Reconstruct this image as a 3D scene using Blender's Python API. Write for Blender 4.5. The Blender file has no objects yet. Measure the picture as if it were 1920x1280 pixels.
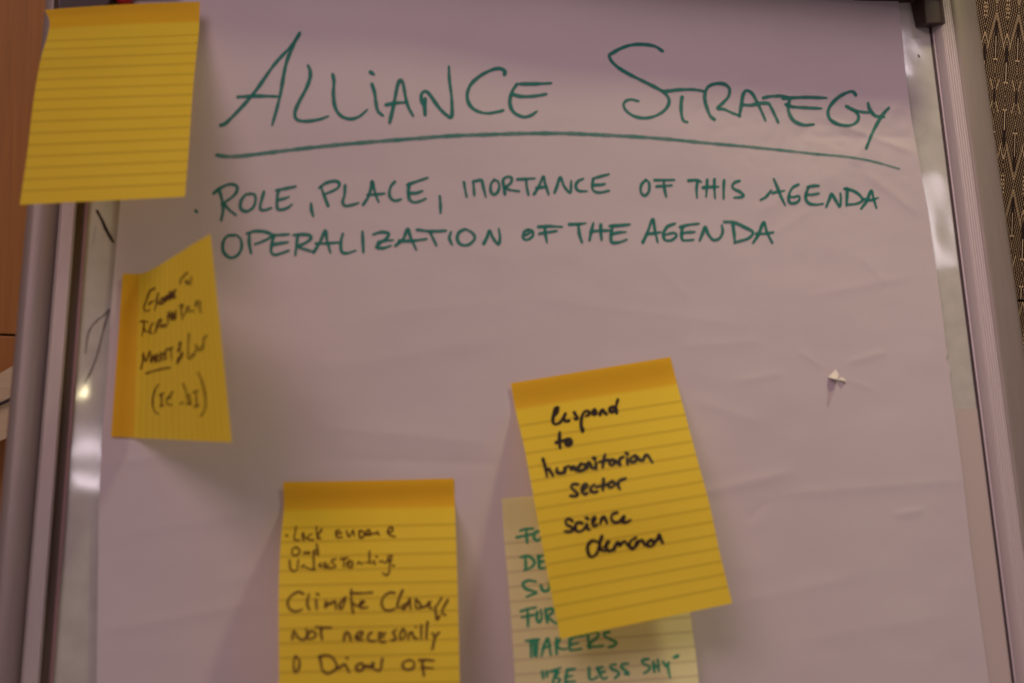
import bpy, math, random
import numpy as np
from mathutils import Matrix, Vector
random.seed(4); rng = np.random.RandomState(7)
C = bpy.context.scene.collection
SC = bpy.context.scene

# ------------------------------------------------------------------ camera
# calibrated from the vanishing points of the easel rails (1920x1280 frame)
F, CX, CY, DIST = 2667.0, 960.0, 640.0, 1.08
vv = np.array([-190., -8290., F]); uu = np.array([13000., 0., F])
uu[1] = -(vv[0]*uu[0] + vv[2]*uu[2]) / vv[1]
vv /= np.linalg.norm(vv); uu /= np.linalg.norm(uu); nn = np.cross(uu, vv)
B = np.stack([uu, vv, nn], 1)                    # board axes in camera space
LEAN = math.radians(17.0)
A = np.stack([[1, 0, 0], [0, math.sin(LEAN), math.cos(LEAN)], [0, -math.cos(LEAN), math.sin(LEAN)]], 1)
W0 = np.array([0., 0., 1.42])                    # board centre in the room
O = np.array([0., 0., DIST])
CAMB = B.T @ (-O)                                # camera in board space
CAMW = A @ CAMB + W0
R = A @ B.T                                      # camera space -> world
cam_d = bpy.data.cameras.new('camera'); cam = bpy.data.objects.new('camera', cam_d); C.objects.link(cam)
rot = np.stack([R @ [1, 0, 0], R @ [0, -1, 0], R @ [0, 0, -1]], 1)
cam.matrix_world = Matrix([[*rot[i], CAMW[i]] for i in range(3)] + [[0, 0, 0, 1]])
cam_d.sensor_width = 36; cam_d.lens = F/1920*36; cam_d.clip_start = 0.02; cam_d.clip_end = 50
WALL_Y = 0.27
cam_d.dof.use_dof = True; cam_d.dof.focus_distance = 1.45; cam_d.dof.aperture_fstop = 6.3
SC.camera = cam
SC.view_settings.view_transform = 'Standard'; SC.view_settings.look = 'None'
SC.view_settings.exposure = 0.13; SC.view_settings.gamma = 1.0
w = bpy.data.worlds.new('World'); SC.world = w; w.use_nodes = True
w.node_tree.nodes['Background'].inputs[0].default_value = (1.0, 0.72, 0.76, 1)
w.node_tree.nodes['Background'].inputs[1].default_value = 0.18

def b2w(p): return A @ np.asarray(p) + W0
def lamp(name, bdir, dist, size, power, col, size_y=None, aim=(0, 0, 0), spread=180):
    d = np.array(bdir, float); d /= np.linalg.norm(d)
    l = bpy.data.lights.new(name, 'AREA'); l.energy = power; l.color = col
    l.size = size; l.spread = math.radians(spread)
    if size_y: l.shape = 'RECTANGLE'; l.size_y = size_y
    else: l.shape = 'DISK'
    o = bpy.data.objects.new(name, l); C.objects.link(o)
    pos = b2w(np.array(aim) + d*dist); o.location = pos
    o.rotation_euler = (Vector(b2w(aim)) - Vector(pos)).to_track_quat('-Z', 'Y').to_euler()
    return o
# warm ceiling downlight nearly overhead, a little right and in front of the board
lamp('ceiling_spot', (0.30, 1.10, 0.66), 1.32, 0.18, 0.90, (1.0, 0.86, 0.49), aim=(0.27, 0, 0), spread=75)
# big cool daylight opening at the left
lamp('side_window', (-0.62, 0.38, 1.0), 3.3, 2.1, 3.6, (1.0, 0.665, 0.74), aim=(0.38, 0.32, 0), spread=50)
# ------------------------------------------------------------------ mapping
def at(px, py, n=0.0):
    """board-space point where the sight line of a photo pixel meets height n above the board"""
    d = B.T @ np.array([(px-CX)/F, (py-CY)/F, 1.0])
    k = (n - CAMB[2]) / d[2]
    return CAMB + k*d
def at_many(px, py, n):
    d = np.stack([(px-CX)/F, (py-CY)/F, np.ones_like(px)], -1) @ B
    k = (n - CAMB[2]) / d[..., 2]
    return CAMB + k[..., None]*d
def project(P):
    c = (P - CAMB) @ B.T
    return F*c[..., 0]/c[..., 2]+CX, F*c[..., 1]/c[..., 2]+CY
def wall_at(px, py, y=WALL_Y):
    d = R @ np.array([(px-CX)/F, (py-CY)/F, 1.0]); k = (y-CAMW[1])/d[1]
    return CAMW + k*d

# unseen far lamps, added so the glossy board mirrors them as highlights
def mirror_lamp(px, py, dist, sx_, sy_, power, col=(1.0, 0.84, 0.93)):
    p = at(px, py, 0.); d = p-CAMB; d /= np.linalg.norm(d); d[2] = -d[2]
    lamp('board_highlight_lamp', d, dist, sx_, power, col, size_y=sy_, aim=tuple(p))
mirror_lamp(1752, 415, 3.0, .05, .25, .42)
mirror_lamp(1693, 105, 3.0, .04, .12, .20)
mirror_lamp(168, 836, 3.0, .12, .06, .30)
mirror_lamp(166, 900, 3.0, .10, .035, .22)
mirror_lamp(146, 737, 3.0, .03, .03, .25, (1., .85, .5))

# ------------------------------------------------------------------ objects
def new_mesh(name, V, Fc, mat=None, parent=None, origin=(0, 0, 0), board=True, uv=None, attr=None, smooth=True):
    V = np.asarray(V, float) - np.asarray(origin)
    me = bpy.data.meshes.new(name); me.from_pydata(V.tolist(), [], [list(map(int, f)) for f in Fc])
    if smooth: me.polygons.foreach_set('use_smooth', [True]*len(me.polygons))
    if uv is not None:
        L = me.uv_layers.new(name='UVMap'); idx = np.zeros(len(me.loops), int); me.loops.foreach_get('vertex_index', idx)
        L.data.foreach_set('uv', np.asarray(uv)[idx].astype('f').ravel())
    if attr is not None:
        a = me.attributes.new('ink', 'FLOAT', 'POINT'); a.data.foreach_set('value', np.asarray(attr, 'f'))
    if mat: me.materials.append(mat)
    me.update()
    o = bpy.data.objects.new(name, me); C.objects.link(o)
    if parent: o.parent = parent
    elif board: set_board(o, origin)
    return o
def set_board(o, origin):
    p = b2w(origin); o.matrix_world = Matrix([[*A[i], p[i]] for i in range(3)] + [[0, 0, 0, 1]])
def empty(name, origin, board=True):
    o = bpy.data.objects.new(name, None); C.objects.link(o); o.empty_display_size = 0.05
    if board: set_board(o, origin)
    else: o.location = origin
    return o
def tag(o, label, cat, group=None):
    o['label'] = label; o['category'] = cat
    if group: o['group'] = group
    return o
def grid_faces(nu, nv):
    i, j = np.meshgrid(np.arange(nu-1), np.arange(nv-1), indexing='xy'); a = (j*nu+i).ravel()
    return np.stack([a, a+nu, a+nu+1, a+1], 1)

# ------------------------------------------------------------------ materials
def mat(name, base=(.5, .5, .5), rough=.5, metal=0., spec=.5):
    m = bpy.data.materials.new(name); m.use_nodes = True; b = m.node_tree.nodes['Principled BSDF']
    b.inputs['Base Color'].default_value = (*base, 1); b.inputs['Roughness'].default_value = rough
    b.inputs['Metallic'].default_value = metal; b.inputs['Specular IOR Level'].default_value = spec
    return m
def N(m, t, **kw):
    n = m.node_tree.nodes.new(t)
    for k, v in kw.items():
        if k in n.inputs: n.inputs[k].default_value = v
        else: setattr(n, k, v)
    return n
def lk(m, a, b): m.node_tree.links.new(a, b)
def bsdf(m): return m.node_tree.nodes['Principled BSDF']
class X:                                          # tiny expression language over Math nodes
    m = None
    def __init__(s, v): s.v = v
    @staticmethod
    def op(o, *a, clamp=False):
        n = X.m.node_tree.nodes.new('ShaderNodeMath'); n.operation = o; n.use_clamp = clamp
        for i, q in enumerate(a):
            q = q.v if isinstance(q, X) else q
            if isinstance(q, (int, float)): n.inputs[i].default_value = q
            else: X.m.node_tree.links.new(q, n.inputs[i])
        return X(n.outputs[0])
    def __add__(s, o): return X.op('ADD', s, o)
    __radd__ = __add__
    def __sub__(s, o): return X.op('SUBTRACT', s, o)
    def __rsub__(s, o): return X.op('SUBTRACT', o, s)
    def __mul__(s, o): return X.op('MULTIPLY', s, o)
    __rmul__ = __mul__
    def __truediv__(s, o): return X.op('DIVIDE', s, o)
def xabs(a): return X.op('ABSOLUTE', a)
def xcos(a): return X.op('COSINE', a)
def xmax(a, b): return X.op('MAXIMUM', a, b)
def xmin(a, b): return X.op('MINIMUM', a, b)
def xpp(a, s): return X.op('PINGPONG', a, s)
def soft(d, half, e):                             # 1 inside |d|<half, soft edge e
    return X.op('MULTIPLY_ADD', half - xabs(d), 1.0/e, 0.5, clamp=True)
def rngm(v, a, b, e=.6): return soft(v - (a+b)/2, (b-a)/2, e)
def bump(m, h, strength, dist, link=True):
    n = N(m, 'ShaderNodeBump'); n.inputs['Strength'].default_value = strength; n.inputs['Distance'].default_value = dist
    lk(m, h, n.inputs['Height'])
    if link: lk(m, n.outputs[0], bsdf(m).inputs['Normal'])
    return n
def ramp(m, fac, stops):
    r = N(m, 'ShaderNodeValToRGB'); e = r.color_ramp.elements
    while len(e) < len(stops): e.new(.5)
    for q, (p, c) in zip(e, stops): q.position = p; q.color = (*c, 1)
    lk(m, fac, r.inputs[0]); return r

def paper_mat():
    m = mat('flipchart_paper', (.83, .80, .80), .62, spec=.25)
    tc = N(m, 'ShaderNodeTexCoord'); n1 = N(m, 'ShaderNodeTexNoise', Scale=9., Detail=6., Roughness=.6); lk(m, tc.outputs['Object'], n1.inputs[0])
    r = ramp(m, n1.outputs[0], [(.3, (.585, .538, .548)), (.7, (.615, .575, .572))]); lk(m, r.outputs[0], bsdf(m).inputs['Base Color'])
    n2 = N(m, 'ShaderNodeTexNoise', Scale=900., Detail=3.); lk(m, tc.outputs['Object'], n2.inputs[0])
    bump(m, n2.outputs[0], .25, .0002)
    return m
def note_mat(name, col, col2, line, period, t0, t1, strip, strip_shade, axis=1, lw=.20, trans=.32, lstr=.34):
    m = mat(name, col, .65, spec=.2); X.m = m
    uvn = N(m, 'ShaderNodeUVMap'); sp = N(m, 'ShaderNodeSeparateXYZ'); lk(m, uvn.outputs[0], sp.inputs[0])
    t = X(sp.outputs[axis])
    ph = (t - t0)/period
    d = xpp(ph, .5) if False else xabs(X.op('FRACT', ph + .5) - .5)
    l = X.op('MULTIPLY_ADD', lw*.5 - d, 1/.07, .5, clamp=True) * rngm(t, t0-period*.3, t1+period*.3, .01)
    tc = N(m, 'ShaderNodeTexCoord'); nz = N(m, 'ShaderNodeTexNoise', Scale=14., Detail=5.); lk(m, tc.outputs['Object'], nz.inputs[0])
    fib = N(m, 'ShaderNodeTexNoise', Scale=1400., Detail=2.); lk(m, tc.outputs['Object'], fib.inputs[0])
    r = ramp(m, nz.outputs[0], [(.3, col), (.7, col2)])
    mx0 = N(m, 'ShaderNodeMix', data_type='RGBA'); X.m = m
    st = X.op('MULTIPLY_ADD', strip - t, 60., .5, clamp=True)
    lk(m, st.v, mx0.inputs['Factor']); lk(m, r.outputs[0], mx0.inputs['A']); mx0.inputs['B'].default_value = (*strip_shade, 1)
    mx = N(m, 'ShaderNodeMix', data_type='RGBA'); lf = l*lstr
    lk(m, lf.v, mx.inputs['Factor']); lk(m, mx0.outputs['Result'], mx.inputs['A']); mx.inputs['B'].default_value = (*line, 1)
    lk(m, mx.outputs['Result'], bsdf(m).inputs['Base Color'])
    bump(m, fib.outputs[0], .2, .0002)
    tr = N(m, 'ShaderNodeBsdfTranslucent'); lk(m, mx.outputs['Result'], tr.inputs[0])
    ms = N(m, 'ShaderNodeMixShader', Fac=trans); lk(m, bsdf(m).outputs[0], ms.inputs[1]); lk(m, tr.outputs[0], ms.inputs[2])
    out = [n for n in m.node_tree.nodes if n.type == 'OUTPUT_MATERIAL'][0]; lk(m, ms.outputs[0], out.inputs[0])
    return m
def ink_mat(name, col, streak=.25):
    m = mat(name, col, .5, spec=.3); X.m = m
    at_ = N(m, 'ShaderNodeAttribute', attribute_name='ink')
    tc = N(m, 'ShaderNodeTexCoord'); nz = N(m, 'ShaderNodeTexNoise', Scale=700., Detail=3.); lk(m, tc.outputs['Object'], nz.inputs[0])
    a = X.op('ADD', X(at_.outputs['Fac']), (X(nz.outputs[0]) - .5)*(streak*2), clamp=True)
    tr = N(m, 'ShaderNodeBsdfTransparent'); ms = N(m, 'ShaderNodeMixShader')
    lk(m, a.v, ms.inputs[0]); lk(m, tr.outputs[0], ms.inputs[1]); lk(m, bsdf(m).outputs[0], ms.inputs[2])
    out = [n for n in m.node_tree.nodes if n.type == 'OUTPUT_MATERIAL'][0]; lk(m, ms.outputs[0], out.inputs[0])
    return m
def board_mat():
    m = mat('glossy_whiteboard', (.66, .69, .58), .06, spec=.5)
    tc = N(m, 'ShaderNodeTexCoord')
    mp = N(m, 'ShaderNodeMapping'); mp.inputs['Scale'].default_value = (1, .8, 1); lk(m, tc.outputs['Object'], mp.inputs[0])
    n1 = N(m, 'ShaderNodeTexNoise', Scale=22., Detail=1., Roughness=.4); lk(m, mp.outputs[0], n1.inputs[0])
    bump(m, n1.outputs[0], 1.0, .00032)
    n2 = N(m, 'ShaderNodeTexNoise', Scale=60., Detail=5.); lk(m, tc.outputs['Object'], n2.inputs[0])
    r = ramp(m, n2.outputs[0], [(.35, (.49, .50, .44)), (.65, (.55, .56, .50))]); lk(m, r.outputs[0], bsdf(m).inputs['Base Color'])
    return m
def metal_mat(name, col, rough, metal, scale):
    m = mat(name, col, rough, metal)
    tc = N(m, 'ShaderNodeTexCoord'); mp = N(m, 'ShaderNodeMapping'); mp.inputs['Scale'].default_value = scale; lk(m, tc.outputs['Object'], mp.inputs[0])
    n1 = N(m, 'ShaderNodeTexNoise', Scale=30., Detail=6.); lk(m, mp.outputs[0], n1.inputs[0])
    c = np.array(col); r = ramp(m, n1.outputs[0], [(.3, tuple(c*.94)), (.7, tuple(np.minimum(c*1.04, 1)))]); lk(m, r.outputs[0], bsdf(m).inputs['Base Color'])
    n2 = N(m, 'ShaderNodeTexNoise', Scale=400., Detail=3.); lk(m, tc.outputs['Object'], n2.inputs[0]); bump(m, n2.outputs[0], .3, .0002)
    return m
def wood_mat(name, c1, c2, c3, vert=True):
    m = mat(name, c1, .42); tc = N(m, 'ShaderNodeTexCoord')
    mp = N(m, 'ShaderNodeMapping'); mp.inputs['Scale'].default_value = (60, 60, 2.2) if vert else (3, 60, 60); lk(m, tc.outputs['Object'], mp.inputs[0])
    n1 = N(m, 'ShaderNodeTexNoise', Scale=3., Detail=8., Roughness=.65, Distortion=.4); lk(m, mp.outputs[0], n1.inputs[0])
    n3 = N(m, 'ShaderNodeTexNoise', Scale=7., Detail=2.); lk(m, tc.outputs['Object'], n3.inputs[0])
    r = ramp(m, n1.outputs[0], [(.25, c1), (.5, c2), (.75, c3)])
    mx = N(m, 'ShaderNodeMix', data_type='RGBA'); lk(m, n3.outputs[0], mx.inputs['Factor']); lk(m, r.outputs[0], mx.inputs['A'])
    mx.inputs['B'].default_value = (*c2, 1); lk(m, mx.outputs['Result'], bsdf(m).inputs['Base Color'])
    bump(m, n1.outputs[0], .3, .0003); return m
def fabric_mat():
    m = mat('woven_fabric', (.1, .07, .03), .75, spec=.3); X.m = m
    tc = N(m, 'ShaderNodeTexCoord'); sp = N(m, 'ShaderNodeSeparateXYZ'); lk(m, tc.outputs['Object'], sp.inputs[0])
    PXM = FAB_PX                                   # metres per photo pixel on the wall
    x = X(sp.outputs[0])/PXM; y = X(sp.outputs[2])/(-PXM)
    nz = N(m, 'ShaderNodeTexNoise', Scale=260., Detail=2.); lk(m, tc.outputs['Object'], nz.inputs[0])
    x = x + (X(nz.outputs[0]) - .5)*.7
    xf = xpp(x, 20.65)                             # 0 at column A .. 20.65 at column B
    wv = xpp(y, 150.)                              # mirrored repeat of 300
    xb = 20.65 - xf
    zig = xpp(wv + 0., 52.)                        # zigzag of the thread lines
    q = xf - zig*.26
    qs = q/3.9
    lines = X.op('POWER', xcos(qs*6.2832)*.5 + .5, 1.2)
    dots = xcos(wv*(6.2832/4.4) + qs*3.1416)*.5 + .5
    alt = soft(xcos(qs*3.1416), .72, .3)           # every other line dotted
    lower = rngm(wv, 62., 400., 14.)
    body = lines*(1. - (alt*.3 + .55)*(1.-dots))
    fine = (xcos(xf*(6.2832/3.44) + zig*.7)*.5+.5)*(xcos(wv*(6.2832/4.0) + xf*2.)*.4+.6)*lower*.35
    v = xmax(body*.72, fine)
    # strong chevron threads springing from column A and B
    ch1 = soft(xf - (wv-8.)*.262, .55, .6)*rngm(wv, 8., 72.)
    ch2 = soft(xb - (wv-42.)*.30, .7, .7)*rngm(wv, 42., 66.)
    ch3 = soft(xf - (150.-wv)*.30 , .7, .7)*rngm(wv, 121., 150.)
    v = xmax(v, xmax(xmax(ch1, ch2), ch3)*.85)
    # dark hearts
    dk = xmax(soft(xf, 2.6, 2.5)*rngm(wv, 24., 90., 6.), soft(xb, 2.8, 2.5)*rngm(wv, 66., 128., 6.))
    dk = xmax(dk, soft(xf, 2.6, 2.)*rngm(wv, 138., 160., 5.))
    v = v*(1. - dk*.85)
    # bright pins with two beads at the foot
    pin = xmax(soft(xf, .6, .5)*rngm(wv, 48., 88.), soft(xb, .75, .5)*rngm(wv, 92., 127.))
    bead = xmax(soft(xf-2.3, 1.3, .8)*rngm(wv, 86.6, 89.4), soft(xb-2.5, 1.4, .8)*rngm(wv, 125.6, 128.4))
    knot = soft(xb - 2. , 1.1, .8)*rngm(wv, 0., 16.)*(xcos(wv*(6.2832/7.))*.5+.5)
    v = xmax(v, xmax(xmax(pin, bead), knot)*.95)
    n2 = N(m, 'ShaderNodeTexNoise', Scale=1500., Detail=2.); lk(m, tc.outputs['Object'], n2.inputs[0])
    v = v*(X(n2.outputs[0])*.9 + .5)
    r = ramp(m, v.v, [(0., (.020, .011, .008)), (.22, (.055, .034, .018)), (.46, (.34, .25, .12)), (.9, (.95, .78, .45))])
    lk(m, r.outputs[0], bsdf(m).inputs['Base Color']); bump(m, v.v, .6, .0006)
    return m

# ------------------------------------------------------------------ paper surface
def smooth_noise(u, v, cell, seed):
    r = np.random.RandomState(seed); G = r.rand(97, 97)-.5
    a = u/cell + 40; b = v/cell + 40; i = np.floor(a).astype(int); j = np.floor(b).astype(int)
    fa = a-i; fb = b-j; fa = fa*fa*fa*(fa*(fa*6-15)+10); fb = fb*fb*fb*(fb*(fb*6-15)+10)
    g = lambda p, q: G[p % 97, q % 97]
    return (g(i, j)*(1-fa)+g(i+1, j)*fa)*(1-fb)+(g(i, j+1)*(1-fa)+g(i+1, j+1)*fa)*fb
def crease(u, v, p0, p1, wdt, amp):
    """soft ridge along a segment, p in board metres"""
    d = p1-p0; L = np.hypot(*d); d = d/L
    s = (u-p0[0])*d[0]+(v-p0[1])*d[1]; t = -(u-p0[0])*d[1]+(v-p0[1])*d[0]
    e = np.clip(np.minimum(s, L-s)/(L*.35)+.5, 0, 1); e = e*e*(3-2*e)
    return amp*np.exp(-np.abs(t/wdt)**1.4)*e
def P2(x, y): return at(x, y, .003)[:2]
CR = [((1290, 165), (1420, 150), 5, .5), ((1330, 185), (1300, 205), 3, .7), ((1360, 140), (1700, 215), 9, 1.1), ((1540, 225), (1700, 290), 8, 1.3),
      ((1500, 262), (1700, 262), 9, -.9), ((1620, 330), (1715, 400), 10, .8), ((1420, 400), (1560, 330), 12, .55), ((1450, 440), (1520, 395), 9, .45),
      ((1590, 310), (1690, 190), 9, .7), ((1240, 505), (1290, 560), 9, .35), ((1520, 555), (1700, 520), 9, .4), ((1610, 480), (1660, 530), 7, .45),
      ((1290, 930), (1480, 885), 14, 1.0), ((1480, 925), (1790, 900), 12, .6), ((1440, 940), (1400, 975), 8, -.5), ((1680, 965), (1730, 955), 6, .7),
      ((1500, 660), (1545, 690), 5, .5), ((1590, 680), (1660, 660), 6, .6), ((1570, 705), (1640, 730), 6, .35), ((1380, 715), (1470, 700), 8, .45),
      ((1300, 750), (1420, 790), 12, .45), ((1280, 650), (1420, 640), 12, .45), ((600, 800), (900, 830), 22, .9), ((620, 690), (900, 640), 22, .6),
      ((200, 1180), (480, 1130), 16, .8), ((200, 870), (330, 850), 12, .7), ((420, 1090), (620, 1030), 18, .5), ((640, 860), (940, 870), 12, -.6),
      ((1380, 1130), (1600, 1080), 16, .5), ((1500, 1200), (1780, 1150), 18, .4), ((700, 590), (1000, 560), 18, .35), ((1000, 560), (1400, 610), 16, .3),
      ((560, 380), (1000, 500), 25, .3), ((1290, 1140), (1340, 1280), 12, .35), ((1100, 118), (1500, 118), 22, .9), ((230, 1000), (480, 960), 16, .4)]
CRB = [(P2(*a), P2(*b), wd/2470., am*1.0/1000.) for a, b, wd, am in CR]
V0 = at(960, -60, 0)[1]; CC = P2(1560, 260)
def hpaper(u, v):
    h = .0035 + .0022*smooth_noise(u, v, .16, 1) + .0011*smooth_noise(u+.03*smooth_noise(u, v, .1, 9), v*1.7, .07, 2) + .00045*smooth_noise(u*.8, v*1.6, .03, 3)
    loc = np.exp(-(((u-CC[0])/.11)**2+((v-CC[1])/.045)**2))
    h = h + loc*(.0022*(np.abs(smooth_noise(u+v*.4, v*1.3-u*.5, .028, 6))-.1)+.0012*np.abs(smooth_noise(u-v*.6, v+u*.4, .013, 8)))
    h = h + .00012*smooth_noise(u, v*1.4, .012, 4)
    for c in CRB: h = h + crease(u, v, *c)
    h = h + .004*np.exp(-((v-V0+.14)/.06)**2)     # belly below the clamp
    return np.maximum(h, .0006)
def on_paper(px, py, lift=0.):
    px = np.asarray(px, float); py = np.asarray(py, float); n = np.full(px.shape, .003)
    for _ in range(6):
        P = at_many(px, py, n+lift); n = hpaper(P[..., 0], P[..., 1])
    return at_many(px, py, n+lift)
LE = np.array([(-120, 262), (0, 250), (200, 238), (385, 225), (416, 222), (577, 208), (717, 200), (817, 191), (900, 187), (960, 185), (1280, 181), (1400, 180)])
RE = np.array([(-120, 1668), (0, 1684), (70, 1692), (135, 1698), (225, 1709), (267, 1717), (340, 1730), (393, 1740), (490, 1754), (604, 1769), (648, 1774), (661, 1777),
               (672, 1774), (690, 1782), (706, 1781), (787, 1792), (894, 1806), (1025, 1820), (1137, 1835), (1280, 1855), (1400, 1872)])

M_PAPER = paper_mat(); M_BOARD = board_mat()
INK_GREEN = ink_mat('green_marker_ink', (.010, .20, .16), .12)
INK_DRY = ink_mat('dry_green_marker_ink', (.015, .24, .19), .35)
INK_BLACK = ink_mat('black_marker_ink', (.012, .004, .006), .05)
INK_PEN = ink_mat('brown_black_pen_ink', (.085, .022, .003), .15)
INK_TEAL = ink_mat('teal_felt_pen_ink', (.01, .34, .19), .2)
INK_GREY = ink_mat('half_wiped_marker_ink', (.05, .035, .04), .15)

# ------------------------------------------------------------------ strokes
def spline(pts, step):
    P = np.asarray(pts, float)
    if len(P) == 1: P = np.array([P[0], P[0]+[.6, .4]])
    Q = np.vstack([2*P[0]-P[1], P, 2*P[-1]-P[-2]]); out = []
    for i in range(1, len(Q)-2):
        p0, p1, p2, p3 = Q[i-1:i+3]; n = max(2, int(np.hypot(*(p2-p1))/step)+1)
        t = np.linspace(0, 1, n, endpoint=False)[:, None]
        out.append(.5*((2*p1)+(-p0+p2)*t+(2*p0-5*p1+4*p2-p3)*t*t+(-p0+3*p1-3*p2+p3)*t**3))
    return np.vstack(out+[P[-1:]])
class Ink:
    count = 0
    def __init__(s, surf): s.surf = surf; s.V = []; s.F = []; s.a = []
    def stroke(s, pts, width, dens=.95, fade=0., taper=.0):
        width = width*1.2; c = spline(pts, max(width*.35, 1.0)); n = len(c)
        d = np.gradient(c, axis=0); L = np.hypot(d[:, 0], d[:, 1])+1e-6; d /= L[:, None]
        arc = np.cumsum(L); tot = arc[-1]-arc[0]+1e-6; q = (arc-arc[0])/tot
        ph = rng.rand()*6; wv = width*(1+.10*np.sin(arc/9.+ph)+.07*np.sin(arc/3.7+ph*2))
        if taper: wv = wv*(1-taper*np.clip((q-.55)/.45, 0, 1))
        # round caps
        h = width/2
        head = [c[0]-d[0]*h*k for k in (.95, .7)]; hw = [.25, .7]
        tail = [c[-1]+d[-1]*h*k for k in (.7, .95)]; tw = [.7, .25]
        c = np.vstack([head, c, tail]); d = np.vstack([[d[0]]*2, d, [d[-1]]*2])
        wv = np.concatenate([wv[0]*np.array(hw), wv, wv[-1]*np.array(tw)])
        q = np.concatenate([[0, 0], q, [1, 1]])
        nr = np.stack([-d[:, 1], d[:, 0]], 1)
        Ink.count += 1; lift = .00022+.00003*(len(s.F) % 9) + .00001*(Ink.count % 13)
        cols = []
        for k in (-1, -.62, 0, .62, 1):
            p = c+nr*(wv/2*k)[:, None]; cols.append(s.surf(p[:, 0], p[:, 1], lift))
        base = sum(map(len, s.V)); m = len(c)
        s.V.append(np.stack(cols, 1).reshape(-1, 3))
        f = [(base+i*5+k, base+i*5+k+1, base+(i+1)*5+k+1, base+(i+1)*5+k) for i in range(m-1) for k in range(4)]
        s.F.append(f)
        dn = dens*(1-fade*np.clip((q-.5)*2, 0, 1))+.06*np.sin(q*tot/14+ph)
        s.a.append((dn[:, None]*np.array([.0, .85, 1.0, .85, .0])[None]).ravel())
    def build(s, name, m, parent, origin, label=None):
        o = new_mesh(name, np.vstack(s.V), [f for g in s.F for f in g], m, parent, origin, attr=np.concatenate(s.a))
        if label: o['label'] = label
        return o
def parse(txt):
    out = []
    for part in txt.split(';'):
        v = [float(q) for q in part.replace(',', ' ').split()]
        if v: out.append(np.array(v).reshape(-1, 2))
    return out
def write(surf, txt, off, sc, width, dens, name, m, parent, origin, label=None, fade=0., taper=.25):
    k = Ink(surf)
    for st in parse(txt): k.stroke(st/sc+np.array(off), width*(1.35 if len(st) == 1 else 1), dens, fade, taper if len(st) > 1 else 0)
    return k.build(name, m, parent, origin, label)

# ------------------------------------------------------------------ easel
def uat(px, n, py=640): return at(px, py, n)[0]
easel_o = at(960, 1340, 0)
easel = tag(empty('flipchart_easel', easel_o), 'whiteboard flipchart easel with ribbed aluminium rails, holding the big sheet of paper', 'easel')
VT = at(960, -75, 0)[1]; VB = at(960, 1420, 0)[1]
uL = uat(138, 0); uR = uat(1817, 0)
seam = at(1812, 766, 0)[1]
def slab(name, u0, u1, v0, v1, n0, n1, m, parent, origin, label=None, bev=.0006):
    import bmesh
    bm = bmesh.new(); bmesh.ops.create_cube(bm, size=1)
    for q in bm.verts: q.co = Vector((u0 if q.co.x < 0 else u1, v0 if q.co.y < 0 else v1, n0 if q.co.z < 0 else n1)) - Vector(origin)
    if bev: bmesh.ops.bevel(bm, geom=bm.edges[:], offset=bev, segments=2, affect='EDGES', profile=.5)
    me = bpy.data.meshes.new(name); bm.to_mesh(me); bm.free(); me.materials.append(m)
    o = bpy.data.objects.new(name, me); C.objects.link(o); o.parent = parent
    if label: o['label'] = label
    return o
slab('board_panel', uL-.002, uR+.002, VB, VT, -.009, 0, M_BOARD, easel, easel_o, bev=.0003)
M_BOARD2 = M_BOARD.copy(); M_BOARD2.name = 'glossy_film_strip'
slab('board_film', uat(1500, 0), uR-.0006, VB, seam, .0001, .00045, M_BOARD2, easel, easel_o, bev=0)
for e_ in [n_ for n_ in M_BOARD2.node_tree.nodes if n_.type == 'VALTORGB'][0].color_ramp.elements: e_.color = (.545, .485, .44, 1)
M_RAIL = metal_mat('brushed_rail', (.60, .555, .53), .42, .15, (60, 1, 60))
M_TUBE = metal_mat('grey_powder_coated_tube', (.27, .235, .20), .38, .1, (20, 1, 20))
M_DARK = mat('dark_gasket', (.05, .03, .04), .6)
M_GROOVE_SHADE = mat('groove_shade', (.11, .075, .05), .55); M_LIP = mat('reddish_lip', (.26, .15, .15), .4)  # groove brown paints in the shade on the left rail's inner side
M_CAP = metal_mat('dark_plastic', (.045, .028, .022), .38, 0., (5, 5, 5))
def extrude(name, prof, v0, v1, m, closed=False, label=None, segs=1, smooth=True):
    P = np.array(prof); k = len(P); V = []; Fc = []
    vs = np.linspace(v0, v1, segs+1)
    for vq in vs: V += [(p[0], vq, p[1]) for p in P]
    for j in range(segs):
        for i in range(k if closed else k-1):
            a, b_ = j*k+i, j*k+(i+1) % k
            Fc.append((a, b_, b_+k, a+k))
    if closed: Fc += [tuple(range(k))[::-1], tuple(range(segs*k, segs*k+k))]
    o = new_mesh(name, V, Fc, m, easel, easel_o, smooth=False)
    if smooth:
        o.data.polygons.foreach_set('use_smooth', [True]*len(o.data.polygons))
        o.data.set_sharp_from_angle(angle=math.radians(28))
    if label: o['label'] = label
    return o
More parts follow.
